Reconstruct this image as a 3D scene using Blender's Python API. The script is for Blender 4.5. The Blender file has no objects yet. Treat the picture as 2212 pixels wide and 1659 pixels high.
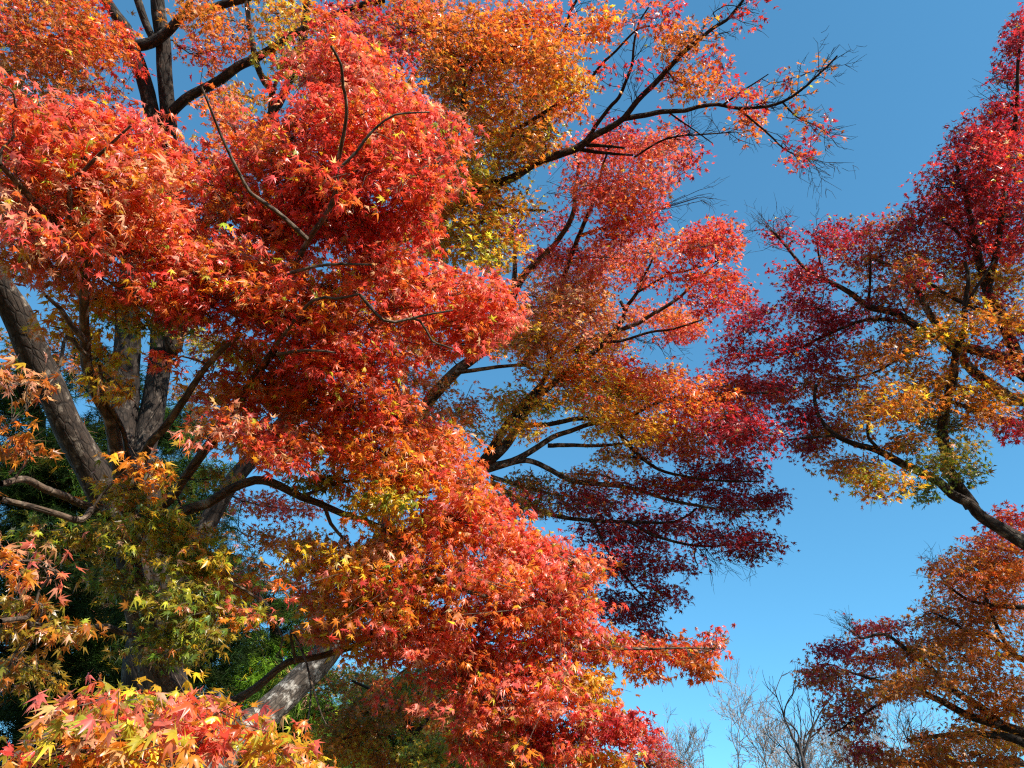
import bpy, math
import numpy as np
R = math.radians
S = bpy.context.scene
C = S.collection
rng = np.random.default_rng(11)

# ------------------------------------------------------------------ camera
PITCH = R(35.0)
F = 1671.0                                   # focal length in units of a 2212 x 1659 frame
EYE = np.array([0.0, 0.0, 1.6])
cd = bpy.data.cameras.new('camera'); cam = bpy.data.objects.new('camera', cd); C.objects.link(cam)
cam.location = EYE; cam.rotation_euler = (R(90) + PITCH, 0, 0)
cd.sensor_width = 36.0; cd.lens = 36.0 * F / 2212.0
cd.clip_start = 0.05; cd.clip_end = 2000
S.camera = cam

# ------------------------------------------------------------------ light
SUN_EL, SUN_AZ = R(37), R(134)                # azimuth clockwise from the view direction (+Y): from the right
w = bpy.data.worlds.new('World'); S.world = w; w.use_nodes = True
nt = w.node_tree; bg = nt.nodes['Background']
sky = nt.nodes.new('ShaderNodeTexSky'); sky.sky_type = 'NISHITA'; sky.sun_disc = False
sky.sun_elevation = SUN_EL; sky.sun_rotation = SUN_AZ
sky.altitude = 2000; sky.air_density = 1.0; sky.dust_density = 0.0; sky.ozone_density = 3.0
tint = nt.nodes.new('ShaderNodeMix'); tint.data_type = 'RGBA'; tint.blend_type = 'MULTIPLY'; tint.inputs['Factor'].default_value = 1.0
tint.inputs['B'].default_value = (0.48, 1.03, 1.16, 1)      # the clear, slightly cyan blue of this sky
gam = nt.nodes.new('ShaderNodeGamma'); gam.inputs['Gamma'].default_value = 0.76
nt.links.new(sky.outputs[0], gam.inputs['Color']); nt.links.new(gam.outputs[0], tint.inputs['A']); nt.links.new(tint.outputs['Result'], bg.inputs[0]); bg.inputs[1].default_value = 0.15
sd = bpy.data.lights.new('sun', 'SUN'); sd.energy = 5.0; sd.angle = R(0.53); sd.color = (1.0, 0.945, 0.86)
sun = bpy.data.objects.new('sun', sd); C.objects.link(sun)
sun.rotation_euler = (R(90) - SUN_EL, 0, math.pi - SUN_AZ)
S.view_settings.view_transform = 'Standard'; S.view_settings.look = 'None'
S.view_settings.exposure = 1.02; S.view_settings.gamma = 1.0
S.cycles.max_bounces = 6; S.cycles.diffuse_bounces = 3; S.cycles.glossy_bounces = 2
S.cycles.transmission_bounces = 4; S.cycles.caustics_reflective = False; S.cycles.caustics_refractive = False
S.cycles.use_denoising = False
S.render.film_transparent = False
S.cycles.filter_width = 1.2

# ------------------------------------------------------------------ small helpers
def at(x, y, d):
    """World point seen at (x, y) of a 2212 x 1659 frame, d metres away."""
    x = np.asarray(x, float); y = np.asarray(y, float); d = np.asarray(d, float)
    a = (x - 1106.0) / F; b = -(y - 829.5) / F
    v = np.stack([a, math.cos(PITCH) - b * math.sin(PITCH), math.sin(PITCH) + b * math.cos(PITCH)], -1)
    v /= np.linalg.norm(v, axis=-1, keepdims=True)
    return EYE + v * d[..., None]

SUN_DIR = np.array([math.sin(SUN_AZ) * math.cos(SUN_EL), math.cos(SUN_AZ) * math.cos(SUN_EL), math.sin(SUN_EL)])   # leaves turn to the light
def unit(v): return v / np.maximum(np.linalg.norm(v, axis=-1, keepdims=True), 1e-9)

def smooth(pts, rad, step):
    """Catmull-Rom through the points, resampled every `step` metres."""
    pts = np.asarray(pts, float); rad = np.asarray(rad, float)
    P = np.vstack([2 * pts[0] - pts[1], pts, 2 * pts[-1] - pts[-2]])
    out, ro = [], []
    for i in range(len(pts) - 1):
        n = max(2, int(np.linalg.norm(pts[i + 1] - pts[i]) / step) + 1)
        t = np.linspace(0, 1, n, endpoint=False)[:, None]
        a, b, c, d = P[i], P[i + 1], P[i + 2], P[i + 3]
        out.append(0.5 * (2 * b + (c - a) * t + (2 * a - 5 * b + 4 * c - d) * t ** 2 + (3 * b - a - 3 * c + d) * t ** 3))
        ro.append(rad[i] + (rad[i + 1] - rad[i]) * t[:, 0])
    out.append(pts[-1:]); ro.append(rad[-1:])
    return np.vstack(out), np.concatenate(ro)

class Tubes:
    """Collects tapered tubes, then links them as ONE mesh."""
    def __init__(self): self.v, self.q, self.b, self.n = [], [], [], 0
    def tube(self, pts, rad, sides=8, lump=0.0):
        pts = np.asarray(pts, float); n = len(pts)
        t = unit(np.gradient(pts, axis=0))
        ref = np.array([0.31, 0.86, 0.40]) if abs(t.mean(0)[2]) > 0.8 else np.array([0.12, 0.05, 0.99])
        u = unit(np.cross(t, ref)); v = np.cross(t, u)
        ang = np.linspace(0, 2 * math.pi, sides, endpoint=False)
        ca, sa = np.cos(ang)[None, :, None], np.sin(ang)[None, :, None]
        r = np.asarray(rad, float)[:, None, None]
        if lump > 0:
            L0 = np.concatenate([[0], np.cumsum(np.linalg.norm(np.diff(pts, axis=0), axis=1))])
            ph = rng.uniform(0, 6.28, 6)
            m = (np.sin(L0[:, None] * 5.1 + ang[None] * 2 + ph[0]) + 0.7 * np.sin(L0[:, None] * 11.3 - ang[None] + ph[1])
                 + 0.8 * np.sin(ang[None] * 3 + L0[:, None] * 1.9 + ph[2]) + 0.5 * np.sin(ang[None] * 5 - L0[:, None] * 3.1 + ph[3]))
            r = r * (1 + lump * m[:, :, None])
        ring = pts[:, None, :] + r * (ca * u[:, None, :] + sa * v[:, None, :])
        L = np.concatenate([[0], np.cumsum(np.linalg.norm(np.diff(pts, axis=0), axis=1))])
        off = rng.uniform(0, 50)
        bc = np.stack([np.broadcast_to(ca[..., 0] * r[..., 0], (n, sides)), np.broadcast_to(sa[..., 0] * r[..., 0], (n, sides)),
                       np.broadcast_to(L[:, None] + off, (n, sides))], -1)
        i = np.arange(n - 1)[:, None] * sides; j = np.arange(sides)[None]; k = (j + 1) % sides
        q = np.stack([i + j, i + k, i + sides + k, i + sides + j], -1).reshape(-1, 4) + self.n
        self.v.append(ring.reshape(-1, 3)); self.b.append(bc.reshape(-1, 3)); self.q.append(q); self.n += n * sides
    def build(self, name, material, parent, origin):
        return mesh_obj(name, np.vstack(self.v) - origin, [(4, np.vstack(self.q))], material, parent,
                        vec={'bark': np.vstack(self.b)}, shade=True)

def mesh_obj(name, v, faces, material, parent=None, vec=None, col=None, shade=False):
    """faces: list of (corners, index array)."""
    me = bpy.data.meshes.new(name)
    v = np.asarray(v, np.float32)
    me.vertices.add(len(v)); me.vertices.foreach_set('co', v.ravel())
    idx = np.concatenate([f.ravel() for _, f in faces]).astype(np.int32)
    cnt = np.concatenate([np.full(len(f), k) for k, f in faces])
    me.loops.add(len(idx)); me.loops.foreach_set('vertex_index', idx)
    me.polygons.add(len(cnt))
    me.polygons.foreach_set('loop_start', np.concatenate([[0], np.cumsum(cnt)[:-1]]).astype(np.int32))
    if shade: me.polygons.foreach_set('use_smooth', np.ones(len(cnt), bool))
    me.update(calc_edges=True)
    for k, a in (vec or {}).items():
        at_ = me.attributes.new(k, 'FLOAT_VECTOR', 'POINT'); at_.data.foreach_set('vector', np.asarray(a, np.float32).ravel())
    if col is not None:
        at_ = me.attributes.new('leaf_colour', 'FLOAT_COLOR', 'POINT')
        at_.data.foreach_set('color', np.concatenate([col, np.ones((len(col), 1))], 1).astype(np.float32).ravel())
    me.materials.append(material)
    o = bpy.data.objects.new(name, me); C.objects.link(o)
    if parent: o.parent = parent
    return o

def thing(name, label, cat, loc, group=None):
    o = bpy.data.objects.new(name, None); C.objects.link(o)
    o.location = loc; o.empty_display_size = 0.3; o['label'] = label; o['category'] = cat
    if group: o['group'] = group
    return o

# ------------------------------------------------------------------ materials
def new_mat(name):
    m = bpy.data.materials.new(name); m.use_nodes = True
    return m, m.node_tree, m.node_tree.nodes['Principled BSDF']

def leaf_mat(name, trans=0.5, rough=0.36, spec=0.6, gain=1.38):
    m, t, p = new_mat(name)
    a = t.nodes.new('ShaderNodeAttribute'); a.attribute_name = 'leaf_colour'
    g = t.nodes.new('ShaderNodeNewGeometry')
    n = t.nodes.new('ShaderNodeTexNoise'); n.inputs['Scale'].default_value = 38; n.inputs['Detail'].default_value = 3
    t.links.new(g.outputs['Position'], n.inputs['Vector'])
    mr = t.nodes.new('ShaderNodeMapRange'); mr.inputs['To Min'].default_value = 0.72; mr.inputs['To Max'].default_value = 1.25
    mr.inputs['From Min'].default_value = 0.3; mr.inputs['From Max'].default_value = 0.7
    t.links.new(n.outputs['Fac'], mr.inputs['Value'])
    x = t.nodes.new('ShaderNodeVectorMath'); x.operation = 'SCALE'
    t.links.new(a.outputs['Color'], x.inputs[0]); t.links.new(mr.outputs[0], x.inputs['Scale'])
    t.links.new(x.outputs[0], p.inputs['Base Color'])
    p.inputs['Roughness'].default_value = rough
    p.inputs['Specular IOR Level'].default_value = spec
    tr = t.nodes.new('ShaderNodeBsdfTranslucent')
    x2 = t.nodes.new('ShaderNodeVectorMath'); x2.operation = 'SCALE'; x2.inputs['Scale'].default_value = gain
    t.links.new(x.outputs[0], x2.inputs[0]); t.links.new(x2.outputs[0], tr.inputs['Color'])
    mx = t.nodes.new('ShaderNodeMixShader'); mx.inputs[0].default_value = trans
    t.links.new(p.outputs[0], mx.inputs[1]); t.links.new(tr.outputs[0], mx.inputs[2])
    t.links.new(mx.outputs[0], t.nodes['Material Output'].inputs['Surface'])
    return m

def bark_mat(name, dark, mid, pale, patch=0.5, bump=0.6, scale=1.0):
    m, t, p = new_mat(name)
    a = t.nodes.new('ShaderNodeAttribute'); a.attribute_name = 'bark'
    mp = t.nodes.new('ShaderNodeMapping'); mp.inputs['Scale'].default_value = (44 * scale, 44 * scale, 15 * scale)
    t.links.new(a.outputs['Vector'], mp.inputs['Vector'])
    n1 = t.nodes.new('ShaderNodeTexNoise'); n1.inputs['Scale'].default_value = 1.0; n1.inputs['Detail'].default_value = 6
    n1.inputs['Roughness'].default_value = 0.7
    t.links.new(mp.outputs[0], n1.inputs['Vector'])
    n2 = t.nodes.new('ShaderNodeTexNoise'); n2.inputs['Scale'].default_value = 11.0; n2.inputs['Detail'].default_value = 7; n2.inputs['Roughness'].default_value = 0.65
    t.links.new(a.outputs['Vector'], n2.inputs['Vector'])
    vo = t.nodes.new('ShaderNodeTexVoronoi'); vo.feature = 'DISTANCE_TO_EDGE'; vo.inputs['Scale'].default_value = 0.55
    t.links.new(mp.outputs[0], vo.inputs['Vector'])
    cr = t.nodes.new('ShaderNodeValToRGB'); e = cr.color_ramp
    e.elements[0].position = 0.34; e.elements[0].color = (*dark, 1); e.elements[1].position = 0.66; e.elements[1].color = (*mid, 1)
    t.links.new(n1.outputs['Fac'], cr.inputs[0])
    r2 = t.nodes.new('ShaderNodeValToRGB'); e = r2.color_ramp
    e.elements[0].position = patch - 0.02; e.elements[0].color = (0, 0, 0, 1); e.elements[1].position = patch + 0.09; e.elements[1].color = (1, 1, 1, 1)
    t.links.new(n2.outputs['Fac'], r2.inputs[0])
    mix = t.nodes.new('ShaderNodeMix'); mix.data_type = 'RGBA'
    t.links.new(r2.outputs[0], mix.inputs['Factor']); t.links.new(cr.outputs[0], mix.inputs['A'])
    mix.inputs['B'].default_value = (*pale, 1)
    ck = t.nodes.new('ShaderNodeMapRange'); ck.inputs['From Max'].default_value = 0.12; ck.inputs['To Min'].default_value = 0.45
    t.links.new(vo.outputs['Distance'], ck.inputs['Value'])
    sc = t.nodes.new('ShaderNodeVectorMath'); sc.operation = 'SCALE'
    t.links.new(mix.outputs['Result'], sc.inputs[0]); t.links.new(ck.outputs[0], sc.inputs['Scale'])
    t.links.new(sc.outputs[0], p.inputs['Base Color'])
    p.inputs['Roughness'].default_value = 0.85; p.inputs['Specular IOR Level'].default_value = 0.25
    ad = t.nodes.new('ShaderNodeMath'); ad.operation = 'ADD'
    t.links.new(n1.outputs['Fac'], ad.inputs[0]); t.links.new(ck.outputs[0], ad.inputs[1])
    bp = t.nodes.new('ShaderNodeBump'); bp.inputs['Strength'].default_value = bump; bp.inputs['Distance'].default_value = 0.012
    t.links.new(ad.outputs[0], bp.inputs['Height']); t.links.new(bp.outputs[0], p.inputs['Normal'])
    return m

LEAF = leaf_mat('maple_leaf')
NEEDLE = leaf_mat('conifer_needle', trans=0.2, rough=0.6, spec=0.08, gain=1.0)
BARK_BROWN = bark_mat('brown_maple_bark', (0.035, 0.022, 0.014), (0.15, 0.10, 0.065), (0.27, 0.21, 0.15), 0.56)
BARK_GREY = bark_mat('grey_maple_bark', (0.016, 0.011, 0.008), (0.062, 0.043, 0.030), (0.20, 0.16, 0.12), 0.56)
BARK_SHADED = bark_mat('shaded_maple_bark', (0.012, 0.008, 0.006), (0.045, 0.031, 0.022), (0.13, 0.10, 0.075), 0.58)  # darker copy of the grey bark, with the stems' shade put into the colour
BARK_PALE = bark_mat('pale_lichen_bark', (0.03, 0.023, 0.018), (0.12, 0.095, 0.072), (0.38, 0.35, 0.30), 0.53)
BARK_CONIFER = bark_mat('conifer_bark', (0.02, 0.014, 0.01), (0.07, 0.045, 0.03), (0.10, 0.08, 0.06), 0.6)
BARK_BARE = bark_mat('pale_bare_bark', (0.20, 0.16, 0.14), (0.36, 0.30, 0.27), (0.46, 0.40, 0.37), 0.5, 0.1)
BARK_DARKBARE = bark_mat('dark_bare_bark', (0.03, 0.022, 0.02), (0.09, 0.07, 0.06), (0.14, 0.12, 0.1), 0.6, 0.1)

# ------------------------------------------------------------------ leaf shapes
def leaf_shape(lobes, curl, fold, narrow):
    """A palmate maple leaf, span about 1, petiole at the origin, middle lobe along +X, upper side +Z."""
    if lobes == 7: ang = [-118, -78, -39, 0, 39, 78, 118]; ln = [0.26, 0.43, 0.56, 0.62, 0.56, 0.43, 0.26]
    else: ang = [-84, -42, 0, 42, 84]; ln = [0.40, 0.56, 0.64, 0.56, 0.40]
    n = len(ang); V = [(0.06, 0, 0)]
    na = [ang[0] - 26] + [(ang[i] + ang[i + 1]) / 2 for i in range(n - 1)] + [ang[-1] + 26]
    nl = [0.08] + [narrow * min(ln[i], ln[i + 1]) for i in range(n - 1)] + [0.08]
    def pt(a, l, z=0.0):
        x, y = l * math.cos(R(a)), l * math.sin(R(a))
        return (x, y, z - curl * l * l - fold * abs(y))
    T = [pt(a, l) for a, l in zip(ang, ln)]
    M = [pt(a, l * 0.55, 0.02) for a, l in zip(ang, ln)]
    N = [pt(a, l, 0.0) for a, l in zip(na, nl)]
    V += T + N
    Fq = [(0, 1 + n + i, 1 + i, 1 + n + i + 1) for i in range(n)]
    # petiole
    b = len(V); V += [(0.06, 0.012, 0), (0.06, -0.012, 0), (-0.38, 0.0, 0.06)]
    Ft = [(b, b + 1, b + 2)]
    return np.array(V), np.array(Fq), np.array(Ft)
SHAPES7 = [leaf_shape(7, 0.35, 0.12, 0.45), leaf_shape(7, 1.0, 0.0, 0.43), leaf_shape(7, 0.2, 0.6, 0.46), leaf_shape(7, -0.5, 0.25, 0.42), leaf_shape(7, 0.6, 1.0, 0.45), leaf_shape(5, 1.3, 0.4, 0.45)]
SHAPES5 = [leaf_shape(5, 0.25, 0.10, 0.42), leaf_shape(5, 0.7, 0.05, 0.40), leaf_shape(5, 0.1, 0.4, 0.44)]

def needle_shape(k):
    g = np.random.default_rng(k); V, T = [], []
    for i in range(16):
        a = g.uniform(-1.9, 1.9); e = g.uniform(-0.7, 0.6)
        d = np.array([math.cos(a) * math.cos(e), math.sin(a) * math.cos(e), math.sin(e)]) * g.uniform(0.7, 1.1)
        s = unit(np.cross(d, g.normal(size=3))) * 0.028
        o = np.array([g.uniform(-0.35, 0.3), 0, 0]); b = len(V)
        V += [o - s, o + s, o + d - np.array([0, 0, 0.12])]; T.append((b, b + 1, b + 2))
    return np.array(V), np.zeros((0, 4), int), np.array(T)
NEEDLES = [needle_shape(k) for k in range(4)]

PAL = {'r': (0.68, 0.078, 0.046), 'd': (0.58, 0.046, 0.020), 'k': (0.73, 0.17, 0.10), 'o': (0.70, 0.22, 0.02),
       'h': (0.70, 0.135, 0.022), 'y': (0.70, 0.40, 0.025), 'l': (0.44, 0.38, 0.03), 'g': (0.16, 0.20, 0.022),
       'c': (0.31, 0.016, 0.022), 'x': (0.42, 0.022, 0.024), 'b': (0.40, 0.125, 0.016), 'p': (0.72, 0.34, 0.16),  # b: brown leaves, also orange with shade mixed into the colour
       'e': (0.24, 0.16, 0.015), 'n': (0.016, 0.032, 0.006), 'm': (0.055, 0.10, 0.012), 'f': (0.16, 0.30, 0.02)}  # needle greens: n is the base, m and f brightened to stand for sunlight
for k in PAL: PAL[k] = np.array(PAL[k])

def place_leaves(pos, tip, nrm, size, colour, shapes):
    """Leaf frames -> vertex, face and colour arrays."""
    x = unit(tip); z = unit(nrm - (nrm * x).sum(1, keepdims=True) * x); y = np.cross(z, x)
    pick = rng.integers(0, len(shapes), len(pos)); V, Q, T, K, n = [], [], [], [], 0
    for s, (sv, sq, st) in enumerate(shapes):
        i = np.nonzero(pick == s)[0]
        if not len(i): continue
        a = sv[None] * size[i, None, None]
        if len(sq):                                    # each leaf a little different: bent and stretched lobes
            wv = 1 + rng.normal(0, 0.07, (len(i), len(sv), 1)); a = a * wv
            a[:, :, 2] += rng.normal(0, 0.05, (len(i), len(sv))) * size[i, None]
        v = pos[i, None] + a[..., 0:1] * x[i, None] + a[..., 1:2] * y[i, None] + a[..., 2:3] * z[i, None]
        m = len(sv); base = n + np.arange(len(i))[:, None, None] * m
        if len(sq): Q.append((sq[None] + base).reshape(-1, 4))
        if len(st): T.append((st[None] + base).reshape(-1, 3))
        V.append(v.reshape(-1, 3)); n += len(i) * m
        c = np.repeat(colour[i], m, 0).reshape(len(i), m, 3)
        K.append(c.reshape(-1, 3))
    f = []
    if Q: f.append((4, np.vstack(Q)))
    if T: f.append((3, np.vstack(T)))
    return np.vstack(V), f, np.vstack(K)

TOTAL = {'leaves': 0}
# ------------------------------------------------------------------ the tree builder
class Tree:
    """trunk: polyline; limbs: each a list of polylines (the first carries the rest);
    pads: foliage pads (x0, y0, x1, y1, width, distance, density, colours) hung on the nearest limb."""
    def __init__(self, name, label, cat, base, bark, leaf_size, spray, shapes, leafmat=LEAF, group=None, leaf_name='leaves',
                 limb_name='limb', jit=0.3, deep=1.8, per=14, dens=1.35, stray=0.03):
        self.stray = stray
        self.root = thing(name, label, cat, base, group); self.base = np.array(base, float)
        self.bark, self.size, self.spray, self.shapes, self.leafmat = bark, leaf_size, spray, shapes, leafmat
        self.dens = dens; self.leaf_name, self.limb_name, self.jit, self.deep, self.per = leaf_name, limb_name, jit, deep, per
        self.nodes, self.rads, self.own = [], [], []
        self.limbs = []                               # [Tubes, bark, leaf lists]
    def _poly(self, xy, d0, d1, w0, w1):
        xy = np.array(xy, float); n = len(xy)
        s = np.concatenate([[0], np.cumsum(np.linalg.norm(np.diff(xy, axis=0), axis=1))]); s /= s[-1]
        d = d0 + (d1 - d0) * s; wpx = w0 + (w1 - w0) * s
        return at(xy[:, 0], xy[:, 1], d), wpx * d / F / 2
    def trunk(self, xy, d0, d1, w0, w1, flare=1.35):
        p, r = self._poly(xy, d0, d1, w0, w1)
        b = np.array([self.base[0], self.base[1], self.base[2] - 0.15])
        pts = np.vstack([b, b + [0, 0, 0.45] + (p[0] - b) * [0.06, 0.06, 0], p]); rad = np.concatenate([[r[0] * flare * 1.2, r[0] * flare], r])
        pts, rad = smooth(pts, rad, 0.1)
        t = Tubes(); t.tube(pts, rad, 18, 0.045)
        self.trunk_obj = t.build('trunk', self.bark, self.root, self.base)
        self.tp, self.tr = pts, rad
        return self
    def limb(self, polys, bark=None, name=None):
        T = Tubes(); k = len(self.limbs)
        for j, (xy, d0, d1, w0, w1) in enumerate(polys):
            p, r = self._poly(xy, d0, d1, w0, w1)
            ps, rs = smooth(p, r, 0.07)
            wob = rng.normal(0, 1, ps.shape); wob = np.cumsum(wob, 0) * 0.0015; wob -= np.linspace(0, 1, len(ps))[:, None] * wob[-1]
            ps = ps + wob
            T.tube(ps, rs, 12 if r[0] > 0.03 else 8, 0.05)
            self.nodes.append(ps); self.rads.append(rs); self.own.append(np.full(len(ps), k))
        self.limbs.append([T, bark or self.bark, [], name])
        return self
    def twiglets(self, xy0, xy1, d, n, k, spread=0.5, length=0.3):
        """Bare fine twigs fanning from a line (leafless ends)."""
        N = np.vstack(self.nodes); O = np.concatenate(self.own)
        P0, P1 = at(*xy0, d), at(*xy1, d)
        for i in range(n):
            t = rng.uniform(0.05, 1); q = P0 + (P1 - P0) * t + rng.normal(0, 0.02, 3)
            j = np.argmin(((N - q) ** 2).sum(1)); T = self.limbs[O[j]][0]; q = N[j] * 0.7 + q * 0.3 if np.linalg.norm(N[j] - q) < 0.4 else q
            dirv = unit(unit(P1 - P0) + rng.normal(0, spread, 3)); L = length * rng.uniform(0.5, 1.3)
            pts = [N[j], q + dirv * L * 0.35, q + dirv * L * 0.7 + rng.normal(0, 0.03, 3), q + dirv * L + rng.normal(0, 0.05, 3)]
            T.tube(np.array(pts), [0.0035, 0.003, 0.0022, 0.0012], 3)
            for b in range(k):
                s = rng.uniform(0.3, 1); a = q + dirv * L * s; dv = unit(dirv + rng.normal(0, 0.6, 3)); l = L * rng.uniform(0.2, 0.5)
                T.tube(np.array([a, a + dv * l * 0.5 + rng.normal(0, 0.01, 3), a + dv * l]), [0.002, 0.0016, 0.001], 3)
        return self
    def pads(self, rows, tau=1.0, thick=1.0):
        todo = []
        for (x0, y0, x1, y1, wd, d, den, pal) in rows:
            dj = d + rng.uniform(-self.jit, self.jit)
            if y0 is None:                            # given as two points and a width in metres
                todo.append([np.array(x0, float), np.array(x1, float), wd, den * tau * self.dens, pal, d]); continue
            todo.append([at(x0, y0, dj), at(x1, y1, dj + rng.uniform(-self.jit, self.jit) * 0.7), wd * d / F, den * tau * self.dens, pal, dj])
        N, O, Rr = np.vstack(self.nodes), np.concatenate(self.own), np.concatenate(self.rads)
        for q in todo:
            q.append(min(((N - q[0]) ** 2).sum(1).min(), ((N - q[1]) ** 2).sum(1).min()))
        while todo:                                   # the nearest pad is hung first, later ones may hang on it
            i = int(np.argmin([q[6] for q in todo])); P0, P1, wm, den, pal, d, _ = todo.pop(i)
            d0, d1 = ((N - P0) ** 2).sum(1), ((N - P1) ** 2).sum(1)
            if d1.min() < d0.min(): P0, P1, d0 = P1, P0, d1
            j = int(np.argmin(d0)); Q = N[j]; k = O[j]; T = self.limbs[k][0]
            g = np.linalg.norm(P0 - Q); ax = P1 - P0; L = np.linalg.norm(ax)
            mid = (Q + P0) / 2 + np.array([0, 0, 0.12 * g]) + rng.normal(0, 0.06 * g + 1e-4, 3)
            pts = [Q] + ([mid] if g > 0.15 else []) + [P0 + rng.normal(0, 0.02, 3), P0 + ax * 0.5 + rng.normal(0, 0.05 * L + 1e-3, 3), P1]
            r0 = min(Rr[j] * 0.75, 0.0035 + 0.006 * (g + L))
            ps, rs = smooth(pts, np.linspace(r0, 0.0022, len(pts)), 0.07)
            ps[1:-1] += rng.normal(0, 0.006, ps[1:-1].shape)
            T.tube(ps, rs, 5)
            N = np.vstack([N, ps]); O = np.concatenate([O, np.full(len(ps), k)]); Rr = np.concatenate([Rr, rs])
            for q in todo:
                q[6] = min(q[6], ((ps - q[0]) ** 2).sum(1).min(), ((ps - q[1]) ** 2).sum(1).min())
            # sprays of leaves
            area = L * wm + math.pi * wm * wm / 4
            la = self.size ** 2 * 0.17
            n = max(3, int(den * area / la / self.per + rng.random()))
            t = rng.uniform(0, 1, n)[:, None]
            c = P0 + ax * t
            ray = unit((P0 + P1) / 2 - EYE); e1 = unit(np.cross(ray, [0, 0, 1.0])); e2 = np.cross(e1, ray)
            rr = np.sqrt(rng.uniform(0, 1, n)) * max(wm * 0.55 - self.spray * 0.2, wm * 0.28); th = rng.uniform(0, 2 * math.pi, n)
            c = c + e1 * (rr * np.cos(th))[:, None] + e2 * (rr * np.sin(th))[:, None] + ray * (rng.normal(0, 0.5, n) * wm * self.deep * thick)[:, None]
            self._sprays(c, ps, T, k, pal)
        return self
    def _sprays(self, c, path, T, k, pal):
        n = len(c); m = self.per
        out = np.zeros((n, 3))
        for i in range(n):
            dd = ((path - c[i]) ** 2).sum(1); j = int(np.argmin(dd)); out[i] = c[i] - path[j]
            b = path[max(0, j - 2)]
            mid = (b + c[i]) / 2 + rng.normal(0, 0.015, 3)
            h = unit(out[i] + rng.normal(0, 0.05, 3)); tip = c[i] + h * self.spray * 0.45 - np.array([0, 0, self.spray * 0.12])
            T.tube(np.array([b, mid, c[i], tip]), [0.0026, 0.0021, 0.0016, 0.0009], 3)
        yaw = np.arctan2(out[:, 1], out[:, 0]) + rng.normal(0, 0.6, n)
        f = np.stack([np.cos(yaw), np.sin(yaw), rng.normal(-0.15, 0.3, n)], 1); f = unit(f)
        s = unit(np.cross([0, 0, 1.0], f) + rng.normal(0, 0.18, (n, 3))); u = np.cross(f, s)
        # leaves in the spray: flat fan, opposite pairs
        a = rng.uniform(-0.5, 0.5, (n, m)); b = rng.uniform(-1, 1, (n, m)) * (0.55 - 0.25 * (a + 0.5)) * 0.9
        h = rng.normal(0, 0.085, (n, m)) - 0.25 * b * b
        sp = self.spray * rng.uniform(0.8, 1.25, (n, 1))
        pos = c[:, None] + (a * sp)[..., None] * f[:, None] + (b * sp)[..., None] * s[:, None] + (h * sp)[..., None] * u[:, None]
        tip = f[:, None] * rng.uniform(0.2, 1.0, (n, m, 1)) + s[:, None] * (np.sign(b) * rng.uniform(0.1, 1.0, (n, m)))[..., None]
        tip = tip + np.array([0, 0, -1.0]) * rng.uniform(0.0, 0.7, (n, m, 1)) + rng.normal(0, 0.3, (n, m, 3))
        nr = np.array([0, 0, 0.62]) + SUN_DIR * 0.28 + rng.normal(0, 0.44, (n, m, 3))
        size = self.size * np.clip(rng.normal(1, 0.2, (n, m)), 0.45, 1.45)
        # colour: one leaning per spray, single leaves stray
        cols = np.array([PAL[ch] for ch in pal]); main = rng.integers(0, len(cols), n)
        pick = np.where(rng.random((n, m)) < 0.62, main[:, None], rng.integers(0, len(cols), (n, m)))
        base = cols[pick]
        odd = rng.random((n, m)) < self.stray           # single leaves that have turned further or dried pale
        base[odd] = np.array([PAL[ch] for ch in 'pylpb'])[rng.integers(0, 5, int(odd.sum()))]
        K = base * np.exp(rng.normal(0, 0.16, (n, m, 1))) * np.exp(rng.normal(0, 0.10, (n, 1, 1)))
        K = K * np.exp(rng.normal(0, 0.12, (n, m, 3)))
        self.limbs[k][2].append((pos.reshape(-1, 3), tip.reshape(-1, 3), nr.reshape(-1, 3), size.ravel(), np.clip(K.reshape(-1, 3), 0.003, 0.8)))
    def finish(self):
        for T, bark, lv, name in self.limbs:
            o = T.build(name or self.limb_name, bark, self.root, self.base)
            if not lv: continue
            a = [np.concatenate([q[i] for q in lv]) for i in range(5)]
            TOTAL['leaves'] += len(a[0])
            v, f, k = place_leaves(*a, self.shapes)
            mesh_obj(self.leaf_name, v - self.base, f, self.leafmat, o, col=k)
        return self.root

def foot(x, y, d):
    p = at(x, y, d); return (float(p[0]), float(p[1]), 0.0)

# ------------------------------------------------------------------ ground
def ground():
    m, t, p = new_mat('leaf_litter_ground')
    g = t.nodes.new('ShaderNodeNewGeometry')
    n = t.nodes.new('ShaderNodeTexNoise'); n.inputs['Scale'].default_value = 0.6; n.inputs['Detail'].default_value = 8
    t.links.new(g.outputs['Position'], n.inputs['Vector'])
    c = t.nodes.new('ShaderNodeValToRGB'); e = c.color_ramp
    e.elements[0].position = 0.35; e.elements[0].color = (0.045, 0.055, 0.02, 1); e.elements[1].position = 0.65; e.elements[1].color = (0.16, 0.075, 0.03, 1)
    t.links.new(n.outputs['Fac'], c.inputs[0]); t.links.new(c.outputs[0], p.inputs['Base Color']); p.inputs['Roughness'].default_value = 0.95
    k = 48; xs = np.linspace(-450, 450, k); X, Y = np.meshgrid(xs, xs)
    Z = 0.0 * X + np.clip(np.hypot(X, Y) - 60, 0, None) * 0.004 * np.sin(X * 0.02 + 1) - 0.0
    i = (np.arange(k - 1)[:, None] * k + np.arange(k - 1)[None]).ravel()
    o = mesh_obj('ground', np.stack([X, Y, Z], -1).reshape(-1, 3), [(4, np.stack([i, i + 1, i + k + 1, i + k], 1))], m, shade=True)
    o['kind'] = 'structure'
ground()

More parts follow.
